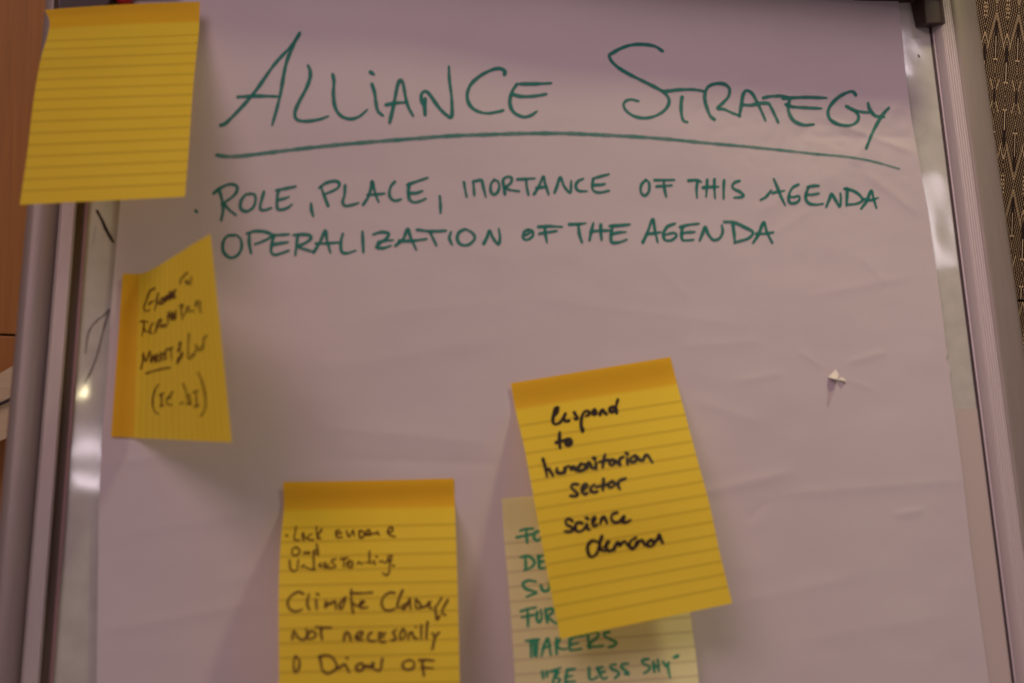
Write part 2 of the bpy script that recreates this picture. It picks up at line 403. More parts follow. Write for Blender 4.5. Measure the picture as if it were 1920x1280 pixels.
def rail(side):
    # inner foot, crest start, crest end measured on the photo at mid height
    if side > 0: a, b_, c = uat(1821, .0005), uat(1843, .010), uat(1866, .010)
    else: a, b_, c = uat(124.5, .0005), uat(122, .010), uat(94, .010)
    prof = [(a, -.008), (a, .0012), (a+(b_-a)*.18, .0018), (a+(b_-a)*.25, .004), (a+(b_-a)*.9, .0094), (b_, .010)]
    for i in range(5):                                   # ribs along the crest
        x0 = b_+(c-b_)*(i/5.); x1 = b_+(c-b_)*((i+1)/5.); dx = x1-x0
        prof += [(x0+dx*.22, .0102), (x0+dx*.34, .0092), (x0+dx*.50, .0090), (x0+dx*.62, .0100), (x0+dx*.85, .0103)]
    prof += [(c, .0098), (c+side*.0008, .0088), (c+side*.0008, -.010), (a, -.010)]
    if side > 0: prof = prof
    extrude('frame_rail', prof, VB, VT, M_RAIL, closed=True)
    g0 = uat(1816.5 if side > 0 else 146, .0006)
    slab('rail_foot_strip', min(g0, a-side*.0001), max(g0, a-side*.0001), VB, VT, -.0005, .0009, M_DARK if side > 0 else M_GROOVE_SHADE, easel, easel_o, bev=0)  # right: dark gasket; left: painted shade of the groove
    if side < 0: slab('rail_lip', uat(141, .002), uat(147.5, .002), VB, VT, .0010, .0032, M_LIP, easel, easel_o, bev=.0005)
    # outer tube of the stand
    if side > 0: t0, t1 = uat(1862, .002), uat(1914, -.006)
    else: t0, t1 = uat(94, .002), uat(28, -.006)
    t0 = c+side*.0010
    cx = (t0+t1)/2; rx = abs(t1-t0)/2; ry = .014; cn = -.0095
    pr = []
    for i in range(28):
        th = 2*math.pi*i/28; co, si = math.cos(th), math.sin(th)
        pr.append((cx+rx*np.sign(co)*abs(co)**.62, cn+ry*np.sign(si)*abs(si)**.72))
    extrude('side_tube', pr, VB-.1, VT+.05, M_TUBE, closed=True)
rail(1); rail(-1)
def cap(base, top, nb, nt):
    P = [at(x, y, nb) for x, y in base]+[at(x, y, nt) for x, y in top]; k = len(base)
    Fc = [tuple(range(k, 2*k))]+[(i, (i+1) % k, (i+1) % k+k, i+k) for i in range(k)]+[tuple(range(k))[::-1]]
    o = new_mesh('corner_cap', P, Fc, M_CAP, easel, easel_o, smooth=False)
    md = o.modifiers.new('bevel', 'BEVEL'); md.width = .0012; md.segments = 3; md.limit_method = 'ANGLE'
    return o
cap([(1600, 6), (1706, 7), (1716, 53), (1792, 51), (1776, -84), (1600, -84)], [(1600, -20), (1729, -18), (1738, 45), (1766, 44), (1752, -84), (1600, -84)], .0006, .0135)
cap([(330, 6), (215, 8), (200, 40), (96, 40), (104, -84), (330, -84)], [(330, -14), (214, -12), (190, 36), (108, 34), (112, -84), (330, -84)], .0006, .0135)
# clamp bar that holds the pad, above the picture's top edge
CL = at(960, -62, 0)[1]
pr = [(CL+.004, .003), (CL, .010), (CL-.003, .032), (CL, .045), (CL+.012, .048), (CL+.034, .044), (CL+.038, .006)]
P = [(u_, p[0], p[1]) for u_ in (uat(180, 0), uat(1770, 0)) for p in pr]; k = len(pr)
new_mesh('paper_clamp', P, [tuple(range(k))[::-1], tuple(range(k, 2*k))]+[(i, (i+1) % k, (i+1) % k+k, i+k) for i in range(k)], M_CAP, easel, easel_o, smooth=False)
# unseen paper roll added above the frame to cast the top shade, deeper at right
q_ = np.linspace(0, 1, 60); P = []; nk = 26
for qq in q_:
    px_ = 262+(1750-262)*qq; u_ = at(px_, -40, 0)[0]
    pro = .084+.016*qq**1.3+.0030*math.sin(qq*9+1)+.0015*math.sin(qq*23)
    for th in np.linspace(-.45*math.pi, 1.25*math.pi, nk):
        P.append((u_, CL+.034+.030*math.cos(th+math.pi/2)*-1*-1 if False else CL+.030+.026*math.sin(th)-.004*qq, .012+pro*max(0, .5+.5*math.cos(th-.15))))
PG = new_mesh('top_shade_roll', P, grid_faces(nk, 60), M_PAPER, easel, easel_o)
# marks left on the whiteboard itself
def on_board(px, py, lift=0.): return at_many(np.asarray(px, float), np.asarray(py, float), np.full(np.shape(px), lift))
k = Ink(on_board); k.stroke(np.array([(185, 55), (220, 120), (250, 180), (292, 262)])/3.556+[130, 380], 4.6, 1., taper=.3)
k.stroke(np.array([(215, 110), (245, 180), (285, 250)])/3.556+[130, 380], 5.5, .9)
k.build('marker_stroke', INK_BLACK, easel, easel_o, 'short thick black marker stroke on the bare whiteboard')
for s_, w_, d_ in [([(175, 160), (160, 270)], 2.4, .25), ([(108, 1000), (120, 900), (140, 840), (180, 790), (230, 750), (262, 712)], 4.0, .46), ([(266, 716), (232, 830), (205, 940), (180, 1030), (140, 1130), (105, 1195)], 4.4, .46)]:
    k = Ink(on_board); k.stroke(np.array(s_)/3.556+[130, 380], w_, d_); k.build('marker_stroke', INK_GREY, easel, easel_o, 'faint half wiped marker stroke')
for s_, w_, d_ in [([(1860, 1096)], 4, .5), ([(1888, 1228), (1890, 1236)], 3.4, .7), ([(1722, 104), (1724, 107)], 3, .7)]:
    k = Ink(on_board); k.stroke(s_, w_, d_); k.build('marker_speck', INK_GREY, easel, easel_o)

# ------------------------------------------------------------------ the big sheet
ny, nx = 330, 300
ys = np.linspace(-62, 1400, ny); sx = np.linspace(0, 1, nx)
yl = np.repeat(ys[:, None], nx, 1)
xl = np.interp(ys, LE[:, 0], LE[:, 1])[:, None]*(1-sx)+np.interp(ys, RE[:, 0], RE[:, 1])[:, None]*sx
PP = on_paper(xl, yl).reshape(-1, 3)
sheet_o = on_paper(960., 640.)
sheet = new_mesh('flipchart_sheet', PP, grid_faces(nx, ny), M_PAPER, None, sheet_o)
tag(sheet, 'large creased white paper sheet on the easel headed ALLIANCE STRATEGY in green marker', 'paper sheet')
# torn flap: a raised bright lip, and a dark patch painting in the shaded dent
M_DENT_SHADE = mat('dent_shade', (.50, .43, .45), .8)
fl = [(1553, 706), (1560, 699), (1567, 692), (1573, 702), (1571, 711), (1564, 710), (1556, 708)]
hs = [.0004, .0022, .0006, .0010, .0048, .0060, .0036]
P = [on_paper(np.array(float(a)), np.array(float(b_)), h_) for (a, b_), h_ in zip(fl, hs)]+[on_paper(np.array(1564.), np.array(702.), .0030)]
M_FIBRE = mat('torn_paper_fibre', (.86, .82, .72), .8)
new_mesh('torn_flap', P, [(i, (i+1) % 7, 7) for i in range(7)], M_FIBRE, sheet, sheet_o, smooth=True)
fl = [(1571, 711), (1577, 706), (1584, 710), (1587, 716), (1582, 714)]
P = [on_paper(np.array(float(a)), np.array(float(b_)), h_) for (a, b_), h_ in zip(fl, [.0012, .0014, .0006, .0005, .0035])]
new_mesh('torn_flap', P, [(0, 1, 4), (1, 2, 4), (2, 3, 4)], M_FIBRE, sheet, sheet_o, smooth=False)
P = [on_paper(np.array(float(a)), np.array(float(b_)), .00035) for a, b_ in [(1554, 706), (1568, 711), (1563, 735), (1553, 762), (1551, 760), (1553, 730)]]
new_mesh('tear_shade', P, [(0, 1, 2), (0, 2, 5), (2, 3, 5), (3, 4, 5)], M_DENT_SHADE, sheet, sheet_o, smooth=False)

TA = "42 567 80 545 215 400 330 240 420 140 468 70; 470 68 430 145 395 240 365 400 340 500 322 562; 135 413 240 408 345 410;" \
     "518 245 528 270 527 310 505 370 465 445 445 500 455 535 500 545 570 537 622 520; 652 293 658 330 655 400 665 470 695 515 745 533 795 520 835 487;" \
     "858 278 872 288; 866 345 880 390 888 450 898 490 922 512; 963 550 985 450 1005 350 1020 322 1035 340 1050 420 1065 470 1088 512; 945 455 1000 445 1045 443;" \
     "1156 425 1153 508; 1156 508 1150 460 1138 440 1135 400 1155 382 1180 400 1230 470 1270 510 1300 520 1300 420 1288 320 1285 252;" \
     "1588 290 1590 275 1570 260 1530 262 1460 295 1405 345 1385 400 1395 450 1430 485 1490 502 1560 492 1578 487;" \
     "1655 345 1632 380 1618 430 1625 475 1650 505 1695 522 1735 512 1760 495; 1675 342 1740 342 1838 338; 1632 398 1680 410 1750 408 1812 398"
TB = "528 162 490 138 430 127 360 130 300 150 255 175 240 187 250 215 285 250 340 285 420 325 490 360 540 390 565 425 560 460 530 495 480 520 425 528 370 515 330 485 318 455 330 435 360 427 395 435;" \
     "530 382 570 380 620 374 700 373 755 382; 637 415 632 450 633 500 643 540 662 550; 812 535 790 515 772 470 760 420 768 375 790 350 830 340 870 345 895 370 890 410 860 445 830 475 865 480 910 500 950 515;" \
     "950 515 960 460 970 400 990 378 1020 395 1045 440 1070 490 1090 537; 968 455 1010 458 1060 448 1105 448 1120 465 1140 505 1160 548; 1082 418 1120 410 1180 408 1215 415; 1190 420 1300 415 1420 418;" \
     "1222 435 1215 470 1225 510 1250 545 1300 565 1350 563; 1205 455 1240 467 1310 472 1392 476; 1583 402 1570 385 1540 388 1490 415 1450 455 1433 495 1445 535 1490 562 1550 568 1590 550 1600 520 1585 495 1560 480;" \
     "1535 465 1560 478 1600 492 1650 498; 1652 450 1660 480 1690 515 1735 522; 1762 475 1735 505 1700 560 1670 620 1643 690"
write(on_paper, TA, (400, 40), 2.909, 7.0, .93, 'title_word', INK_GREEN, sheet, sheet_o, 'green handwritten word ALLIANCE')
write(on_paper, TB, (1060, 40), 2.909, 6.8, .93, 'title_word', INK_GREEN, sheet, sheet_o, 'green handwritten word STRATEGY')
k = Ink(on_paper)
ul = np.vstack([np.array([(22, 730), (70, 737), (150, 735), (300, 717), (500, 693), (700, 672), (900, 655), (1100, 640), (1300, 625), (1500, 618), (1700, 612)])/2.909+[400, 40],
                np.array([(0, 612), (150, 618), (350, 628), (550, 642), (750, 662), (950, 680), (1150, 700), (1350, 722), (1500, 735), (1620, 752), (1720, 775), (1815, 803)])/2.909+[1060, 40]])
k.stroke(ul, 7.6, .70, fade=.15, taper=.45); k.build('title_underline', INK_DRY, sheet, sheet_o, 'long dry green marker line under the title')
TC = "80 278 84 282; 178 180 210 155 260 133 300 140 303 170 280 200 235 232 222 240; 230 235 260 270 295 298; 205 160 220 210 228 270 218 325;" \
     "375 185 350 190 325 225 325 265 355 280 390 260 405 220 400 190 380 183; 450 175 440 210 430 250 435 272 460 272 487 262; 530 165 522 210 525 265 550 270 580 260 600 245; 520 165 570 155 620 145; 525 218 560 210 582 202;" \
     "708 240 710 270 718 303"
write(on_paper, TC, (340, 300), 2.909, 6.2, .93, 'handwritten_word', INK_GREEN, sheet, sheet_o)
TC = "800 248 785 210 770 170 762 145; 755 150 790 125 840 115 862 130 850 155 810 175 785 185; 893 140 890 190 880 230 895 250 930 245 963 235; 993 242 1020 200 1035 150 1040 115 1050 150 1060 190 1075 225; 1018 190 1060 188 1105 183;" \
     "1163 120 1145 140 1135 175 1140 205 1165 222 1195 215; 1235 135 1280 118 1340 98; 1245 130 1238 170 1245 215 1270 230 1300 225 1330 212; 1240 180 1280 180 1312 170; 1410 200 1413 240 1414 285"
write(on_paper, TC, (340, 300), 2.909, 6.2, .93, 'handwritten_word', INK_GREEN, sheet, sheet_o)
TC = "1542 122 1548 160 1556 198; 1592 118 1595 150 1598 190; 1598 115 1630 110 1640 115 1648 150 1660 198; 1705 110 1690 130 1688 170 1705 188 1725 175 1735 145 1728 118 1708 108;" \
     "1765 185 1760 150 1755 110 1775 92 1800 95 1800 120 1780 140 1765 148 1790 162 1840 170; 1835 105 1880 103 1925 100; 1880 105 1885 150 1893 188"
k = Ink(on_paper)
for st in parse(TC): k.stroke(st/2.909+np.array([340, 300]), 5.8, .93, taper=.2)
TD = "108 165 130 130 152 80 160 110 178 165; 120 135 165 130; 208 158 220 125 235 85 255 130 283 160 287 130 288 105; 345 92 320 105 310 130 325 150 362 152; 395 95 390 130 400 152 430 158 470 150; 395 90 430 80 468 70; 398 122 430 120 450 117"
for st in parse(TD): k.stroke(st/2.5946+np.array([960, 300]), 5.8, .93, taper=.2)
k.build('handwritten_word', INK_GREEN, sheet, sheet_o)
D_ = (960, 300); S_ = 2.5946
for t_ in ["650 98 630 120 627 155 645 173 665 155 668 115 655 97; 695 98 740 98 787 97; 738 100 742 140 750 175; 705 128 740 126 775 123",
           "860 100 900 98 918 105; 903 103 898 140 900 180; 950 98 948 135 945 175; 985 95 985 140 988 182; 930 134 960 131 1002 130; 1032 100 1030 140 1030 185; 1105 102 1085 108 1072 125 1080 140 1110 155 1127 172 1115 180 1085 182",
           "1212 193 1235 180 1260 150; 1275 95 1290 130 1310 180 1328 217; 1270 160 1290 155 1322 150; 1392 120 1365 135 1348 170 1350 205 1375 210 1398 195 1395 175 1370 180 1352 178; 1445 130 1432 160 1430 190 1445 210 1475 217 1510 213; 1440 130 1470 125 1490 125; 1435 168 1460 168 1490 163;"
           "1530 225 1545 190 1555 165 1575 195 1595 227 1600 190 1598 165; 1632 140 1630 180 1628 218; 1620 140 1660 150 1690 170 1705 195 1680 212 1632 218; 1700 235 1725 200 1748 150 1760 190 1772 230; 1712 190 1745 195 1778 185"]:
    write(on_paper, t_, D_, S_, 5.9, .93, 'handwritten_word', INK_GREEN, sheet, sheet_o)
TC = "290 410 250 415 228 450 230 500 265 532 305 520 328 480 325 435 305 412; 372 400 370 450 380 505; 360 400 400 388 450 390 490 405 480 425 440 445 405 458; 505 410 495 450 490 500 510 517 545 508 583 495; 500 410 540 408 583 405; 497 462 530 455 578 448;" \
     "635 410 630 450 622 515; 615 408 660 405 700 410 705 430 670 455 635 470 670 485 722 500; 722 502 755 450 785 385 795 440 812 500; 735 455 790 455 855 450; 880 405 870 450 875 500 905 508 947 495; 988 393 990 440 993 500;" \
     "1050 405 1090 393 1130 400 1120 425 1085 450; 1085 450 1065 475 1100 480 1140 468; 1075 448 1110 440 1150 437; 1170 465 1210 430 1235 375 1250 420 1280 485; 1190 440 1260 440 1335 430; 1288 380 1360 388 1440 385; 1355 390 1370 420 1390 463;" \
     "1470 395 1462 425 1475 458; 1545 378 1515 395 1505 430 1525 460 1565 462 1600 430 1590 400 1555 378; 1650 455 1668 420 1682 385 1700 425 1730 460 1738 420 1732 378"
write(on_paper, TC, (340, 300), 2.909, 6.2, .95, 'handwritten_word', INK_GREEN, sheet, sheet_o)
for t_ in ["80 340 60 350 55 380 75 388 100 370 100 345 80 340; 68 365 92 352; 130 325 180 322 240 325; 160 328 163 360 170 398; 135 358 170 352 215 345",
           "280 313 320 312 355 308; 323 315 328 360 340 398; 395 310 385 350 378 388; 432 315 432 350 436 385; 385 347 420 344 482 342; 490 320 483 360 485 398 520 400 555 388; 478 320 520 318 570 313; 482 360 520 352 550 350",
           "637 400 660 350 685 288 695 340 708 397; 655 360 685 357 720 352; 790 310 755 325 737 360 745 388 775 390 800 370 790 355 760 360 745 365; 830 325 825 360 830 388 855 390 880 388; 820 325 860 315 905 310; 825 357 850 352 885 350;"
           "915 388 930 350 940 325 955 360 980 388 1010 380 1025 350 1022 320; 1075 312 1080 350 1085 398; 1035 300 1080 303 1130 325 1172 350 1150 380 1085 400; 1175 400 1200 360 1225 303 1240 350 1265 400; 1190 358 1230 358 1268 352"]:
    write(on_paper, t_, D_, S_, 6.2, .95, 'handwritten_word', INK_GREEN, sheet, sheet_o)

# ------------------------------------------------------------------ sticky notes
class Note:
    """rows: (t, (px,py,n) start edge, (px,py,n) end edge, bulge) ; bulge lifts the middle"""
    def __init__(s, rows, nt=90, ns=40, wob=.0, seed=1):
        s.rows = rows; s.T = np.array([r[0] for r in rows]); s.Lp = np.array([r[1] for r in rows], float); s.Rp = np.array([r[2] for r in rows], float)
        s.bl = np.array([r[3] if len(r) > 3 else (0, 0, 0) for r in rows], float); s.wob = wob; s.seed = seed
        s.nt, s.ns = nt, ns
        t = np.linspace(0, 1, nt); q = np.linspace(0, 1, ns); s.gq, s.gt = np.meshgrid(q, t)
        s.G = s.ev(s.gq, s.gt); s.gx, s.gy = project(s.G)
    def pch(s, t, Y):                                # monotone-ish cubic through rows
        T = s.T; h = np.diff(T)[:, None]; dl = np.diff(Y, axis=0)/h
        m = np.zeros_like(Y); m[0] = dl[0]; m[-1] = dl[-1]; m[1:-1] = (dl[:-1]+dl[1:])/2
        i = np.clip(np.searchsorted(T, t, side='right')-1, 0, len(T)-2); hh = (T[i+1]-T[i]); x = ((t-T[i])/hh)[..., None]; hh = hh[..., None]
        return Y[i]*(2*x**3-3*x*x+1)+m[i]*hh*(x**3-2*x*x+x)+Y[i+1]*(-2*x**3+3*x*x)+m[i+1]*hh*(x**3-x*x)
    def ev(s, q, t):
        q = np.asarray(q, float); t = np.asarray(t, float)
        a = s.pch(t, s.Lp); b_ = s.pch(t, s.Rp); c = s.pch(t, s.bl)
        P = a*(1-q[..., None])+b_*q[..., None]+c*(4*q*(1-q))[..., None]
        n = P[..., 2]+s.wob*smooth_noise(q*.12+.5, t*.2+.5, .05, s.seed)*np.clip(t*4, 0, 1)
        return at_many(P[..., 0], P[..., 1], n)
    def surf(s, px, py, lift=0.):
        px = np.asarray(px, float); py = np.asarray(py, float); out = np.zeros(px.shape+(3,))
        k = np.argmin((s.gx.ravel()[None]-px.ravel()[:, None])**2+(s.gy.ravel()[None]-py.ravel()[:, None])**2, 1)
        q = s.gq.ravel()[k].copy(); t = s.gt.ravel()[k].copy(); X0, Y0 = px.ravel(), py.ravel(); e = 1e-3
        for _ in range(6):
            x, y = project(s.ev(q, t)); xa, ya = project(s.ev(q+e, t)); xb, yb = project(s.ev(q, t+e))
            a, b_, c, d = (xa-x)/e, (xb-x)/e, (ya-y)/e, (yb-y)/e; det = a*d-b_*c; rx, ry = X0-x, Y0-y
            q = np.clip(q+(d*rx-b_*ry)/det, -.05, 1.05); t = np.clip(t+(-c*rx+a*ry)/det, 0, 1)
        P = s.ev(q, t); U = s.ev(q+e, t)-P; V = P-s.ev(q, t-e*2); nrm = np.cross(U, -V); nrm /= np.linalg.norm(nrm, axis=-1, keepdims=True)
        nrm *= np.sign(((CAMB-P)*nrm).sum(-1))[..., None]
        return (P+nrm*lift).reshape(px.shape+(3,))
    def build(s, m, label, group):
        s.o = s.G[0, s.ns//2].copy()
        uv = np.stack([s.gq.ravel(), s.gt.ravel()], 1)
        ob = new_mesh('sticky_note', s.G.reshape(-1, 3), grid_faces(s.ns, s.nt), m, None, s.o, uv=uv)
        tag(ob, label, 'sticky note', group); s.ob = ob; return ob
GRP = 'lined sticky notes on the flipchart'
YEL = ((.96, .735, .052), (.99, .775, .065)); STRIP_SHADE = (.92, .585, .03)  # darker orange paints in the shading of the stuck-down strip
def ex(tbl, y): tbl = np.array(tbl, float); return float(np.interp(y, tbl[:, 1], tbl[:, 0]))

# blank note, top left
Lo = [(84, 19), (93, 41), (92, 59), (82, 88), (73, 125), (62, 194), (50, 297), (37, 384)]
Ro = [(375, 4), (373, 62), (369, 94), (361, 175), (355, 266), (347, 369)]
hgt = {0: .0205, .08: .0208, .16: .025, .27: .038, .42: .055, .57: .071, .755: .086, .94: .096, 1: .098}
lyy = {0: 19, .08: 41, .16: 66, .27: 100, .42: 154, .57: 208, .755: 284, .94: 359, 1: 384}
ryy = {0: 4, .08: 28, .16: 54, .27: 88, .42: 143, .57: 198, .755: 271, .94: 345, 1: 369}
rows = [(t, (ex(Lo, lyy[t]), lyy[t], h_+(.019 if .1 < t < .3 else 0.002)), (ex(Ro, ryy[t]), ryy[t], h_-.002), (0, -2.5 if t < .1 else 0, 0)) for t, h_ in hgt.items()]
n1 = Note(rows, wob=.009, seed=5)
n1.build(note_mat('yellow_note_blank', *YEL, (.42, .27, .03), .0529, .198, .94, .12, STRIP_SHADE), 'large blank yellow lined note at top left, overlapping the easel rail', GRP)

# side-mounted note, adhesive edge on its left, free edge standing out
cols = [(0, (230, 513, .0058), (208, 818, .0058)), (.17, (262, 513, .0068), (252, 820, .0068)), (.23, (272, 511, .012), (262, 821, .012)), (.34, (292, 501, .034), (288, 822, .034)),
        (.52, (322, 483, .070), (330, 824, .070)), (.76, (358, 460, .115), (384, 827, .115)), (1, (395, 438, .152), (435, 829, .152))]
n2 = Note(cols, wob=.005, seed=11)
n2.build(note_mat('yellow_note_side', *YEL, (.50, .33, .02), .0529, .23, .95, .165, STRIP_SHADE, lw=.2, lstr=.22), 'yellow note stuck by its left edge, turned sideways and standing out, with pen scribbles', GRP)

Lo = [(531, 903), (532, 955), (527, 1005), (523, 1067), (522, 1130), (523, 1280), (524, 1400)]; Ro = [(851, 896), (853, 950), (856, 1036), (859, 1130), (862, 1280), (865, 1400)]
hg = {0: .0060, .11: .0068, .15: .014, .21: .027, .30: .039, .42: .048, .7: .060, 1: .070}
def ylk(t, y0, t0, y1, dy): return y0+(y1-y0)*t/t0 if t < t0 else y1+dy*(t-t0)/.055
rows = []
for t, h_ in hg.items():
    yl_, yr_ = ylk(t, 903, .185, 989, 27.1), ylk(t, 896, .185, 982, 26.9)
    rows.append((t, (ex(Lo, yl_), yl_, h_), (ex(Ro, yr_), yr_, h_+(.004 if t > .12 else 0)), (0, 1.0 if t < .1 else 0, -.002 if .1 < t < .3 else .0)))
n3 = Note(rows, wob=.006, seed=21)
n3.build(note_mat('yellow_note_climate', *YEL, (.45, .29, .02), .055, .185, .96, .115, STRIP_SHADE), 'yellow lined note at bottom left with brown writing about climate change', GRP)

Lo = [(941, 934), (945, 1010), (951, 1066), (958, 1153), (966, 1280), (974, 1400)]; Ro = [(1262, 907), (1278, 1040), (1295, 1151), (1303, 1201), (1310, 1280), (1320, 1400)]
rows = []
for t, h_ in {0: .0058, .12: .0062, .2: .0085, .4: .016, .7: .027, 1: .046}.items():
    yl_, yr_ = ylk(t, 934, .18, 1018, 27.4), ylk(t, 907, .18, 990, 27.6)
    rows.append((t, (ex(Lo, yl_), yl_, h_), (ex(Ro, yr_), yr_, h_)))
n5 = Note(rows, wob=.001, seed=31)
n5.build(note_mat('pale_note', (.95, .94, .50), (.97, .96, .55), (.50, .42, .22), .055, .18, .96, .12, (.93, .91, .48), lw=.2), 'pale cream yellow lined note with green writing, partly covered by a brighter note', GRP)

Lo = [(958, 718), (967, 772), (980, 825), (992, 887), (1005, 958), (1017, 1023), (1034, 1117), (1051, 1197)]; Ro = [(1257, 669), (1271, 725), (1289, 791), (1308, 862), (1325, 922), (1338, 976), (1352, 1047), (1373, 1130)]
rows = []
for t, h_ in {0: .0062, .10: .0075, .15: .016, .24: .031, .4: .049, .58: .059, .78: .064, 1: .067}.items():
    kk = (t-.17)/.0542; yl_ = 718+(798-718)*t/.17 if t < .17 else 798+26*kk; yr_ = 669+(752-669)*t/.17 if t < .17 else 752+25*kk
    if t == 1: yl_, yr_ = 1197, 1130
    rows.append((t, (ex(Lo, yl_), yl_, h_), (ex(Ro, yr_), yr_, h_+(.006*t)), (0, 0, -.002 if t > .7 else 0)))
n4 = Note(rows, wob=.004, seed=41)
n4.build(note_mat('yellow_note_respond', *YEL, (.46, .31, .03), .0542, .17, .94, .105, STRIP_SHADE), 'tilted yellow lined note with bold black writing starting Respond to humanitarian sector', GRP)

# writing on the notes ------------------------------------------------
a_ = (n2.surf,); z_ = 9.14; o_ = (250, 500)
write(n2.surf, "370 370 300 410 260 480 230 580 190 680 200 750 240 760 280 740; 270 640 320 600 345 590; 430 460 410 560 400 640 370 740; 400 560 445 645; 505 535 470 590 480 640 520 610 530 525 540 600; 560 590 570 500 590 570 602 480 615 560; 632 430 634 545; 655 545 660 440 682 535 688 420; 735 400 708 440 712 530 735 520", o_, z_, 3.7, .9, 'handwritten_word', INK_PEN, n2.ob, n2.o)
write(n2.surf, "930 100 870 160 820 220 810 290; 900 240 930 300 960 270 950 240 930 240; 1000 180 990 310; 920 270 950 280", o_, z_, 3.5, .78, 'handwritten_word', INK_PEN, n2.ob, n2.o)
write(n2.surf, "130 940 200 935 250 945; 190 950 180 1050 150 1180; 190 1050 210 1110 260 1110 300 1090; 340 960 310 1010 290 1070 290 1140 330 1140; 380 1130 400 1060 420 960 470 900 490 920 460 970 420 1050; 470 1000 500 1040 530 980 540 1020 580 1010 600 930 610 780; 600 900 612 770; 625 860 650 800 655 905; 676 770 674 905; 700 905 702 790 725 900 738 740", o_, z_, 3.5, .85, 'handwritten_word', INK_PEN, n2.ob, n2.o)
write(n2.surf, "790 680 850 640 860 660 830 720; 830 650 830 780 850 900; 880 830 910 760 920 700 960 680 940 760 990 760 1030 750 1050 770; 1060 660 1100 590 1130 600; 1090 600 1090 680; 1150 600 1150 760 1180 780", o_, z_, 3.5, .75, 'handwritten_word', INK_PEN, n2.ob, n2.o)
z_ = 7.527; o_ = (250, 620)
write(n2.surf, "112 535 135 430 142 310 180 430 238 285 248 440; 262 440 285 345 308 435; 268 400 302 395; 325 440 328 340 355 345 335 385 362 430; 385 425 388 300; 420 320 392 370 432 412; 480 270 452 300 450 395 482 385; 455 340 478 332; 480 265 568 235; 535 250 545 405", o_, z_, 3.6, .85, 'handwritten_word', INK_PEN, n2.ob, n2.o)
write(n2.surf, "190 600 300 565 420 535 520 520", o_, z_, 4.2, .9, 'underline', INK_PEN, n2.ob, n2.o)
write(n2.surf, "665 170 655 230; 650 260 640 285; 655 265 640 280; 690 320 680 360 650 390 630 450; 655 390 632 440", o_, z_, 5.6, .95, 'handwritten_word', INK_PEN, n2.ob, n2.o)
write(n2.surf, "790 40 780 200 780 380 820 380 840 330 860 350 900 230 880 200 920 260 950 280 960 220; 1035 70 1000 110; 1000 110 990 260", o_, z_, 3.8, .72, 'handwritten_word', INK_PEN, n2.ob, n2.o)
write(n2.surf, "355 760 310 840 280 950 280 1060 310 1140 350 1170; 380 905 430 880; 405 900 405 1060; 390 1060 430 1050; 560 860 520 920 480 960 480 1010 520 1050 550 1040; 500 950 530 940; 710 750 750 850 770 960 800 1030; 670 1030 710 1005; 760 1030 820 1030; 790 900 820 1010; 850 870 920 840; 890 860 900 1060; 870 1070 930 1050; 920 590 970 700 1005 830 1025 980 1015 1110 960 1200", o_, z_, 3.8, .8, 'handwritten_word', INK_PEN, n2.ob, n2.o)

z_ = 8.348; o_ = (525, 975); H = 'handwritten_word'
def w3(t, wd=3.8, d=.92, o=o_, z=z_): write(n3.surf, t, o, z, wd, d, H, INK_PEN, n3.ob, n3.o, taper=.1)
w3("100 240; 250 110 235 200 225 300 300 315; 360 200 350 250 370 320; 360 200 400 280 430 290; 490 220 440 250 450 300 520 310; 570 110 575 200 590 290; 650 150 600 220 580 240 630 290")
w3("930 160 880 170 880 230 900 270 970 265; 890 210 960 200; 1040 170 1080 260 1140 160; 1150 170 1160 240; 1250 170 1240 230 1260 280 1320 240 1290 170 1240 165; 1330 230 1360 170 1400 160 1400 210 1350 230 1420 230 1460 200 1500 220 1520 180 1550 230; 1680 190 1750 180 1760 120 1710 120 1690 190 1730 240 1800 260")
w3("250 420 190 460 200 540 280 540 310 480 260 420; 370 530 390 490 420 530 450 490 460 520; 570 470 520 490 530 530 590 520; 575 380 590 460 600 540")
w3("150 630 160 740 210 800 270 760 285 620; 340 740 370 700 400 740 450 750; 520 560 530 680 530 780; 470 770 545 762; 610 710 640 670 620 730 680 720 700 660 720 720 760 700; 870 610 820 620 810 660 860 700 850 740 700 748; 950 610 1060 590; 1000 610 1000 730; 1040 690 1080 640 1130 660 1120 740 1060 720 1080 660;"
   "1210 680 1240 650 1260 680 1300 670; 1400 490 1400 600 1410 660; 1350 660 1430 670; 1470 640 1485 690; 1510 570; 1560 650 1600 640 1650 670 1680 640; 1750 560 1700 560 1690 640 1740 600 1750 560; 1740 620 1715 700 1710 800 1670 860 1610 830; 1770 710")
o_ = (525, 1100); z_ = 7.112
c_ = dict(o=o_, z=z_, wd=4.9, d=.88)
w3("310 90 250 65 170 100 110 170 105 240 140 300 210 325 290 300; 385 100 365 180 370 260 390 295; 480 170 485 240 490 295; 500 95; 610 190 605 270 650 210 670 230 720 190 740 210 745 290; 870 140 800 220 800 290 830 280 870 180; 950 40 950 150 960 250 975 345; 945 80 1050 85 1225 75; 990 220 1010 250 1060 240 1120 200 1090 190 1060 240 1090 280 1160 270", **c_)
w3("165 690 170 620 190 580 230 660 290 700 340 690 360 620 350 560; 400 590 370 640 380 690 440 680 480 630 440 590 400 590; 480 530 560 540 680 540; 550 550 545 620 560 690", **c_)
w3("210 920 185 980 185 1060 200 1130 240 1110 260 1030 250 960 210 920", **c_)
g_ = dict(o=(685, 1090), z=6.735, wd=4.9, d=.88)
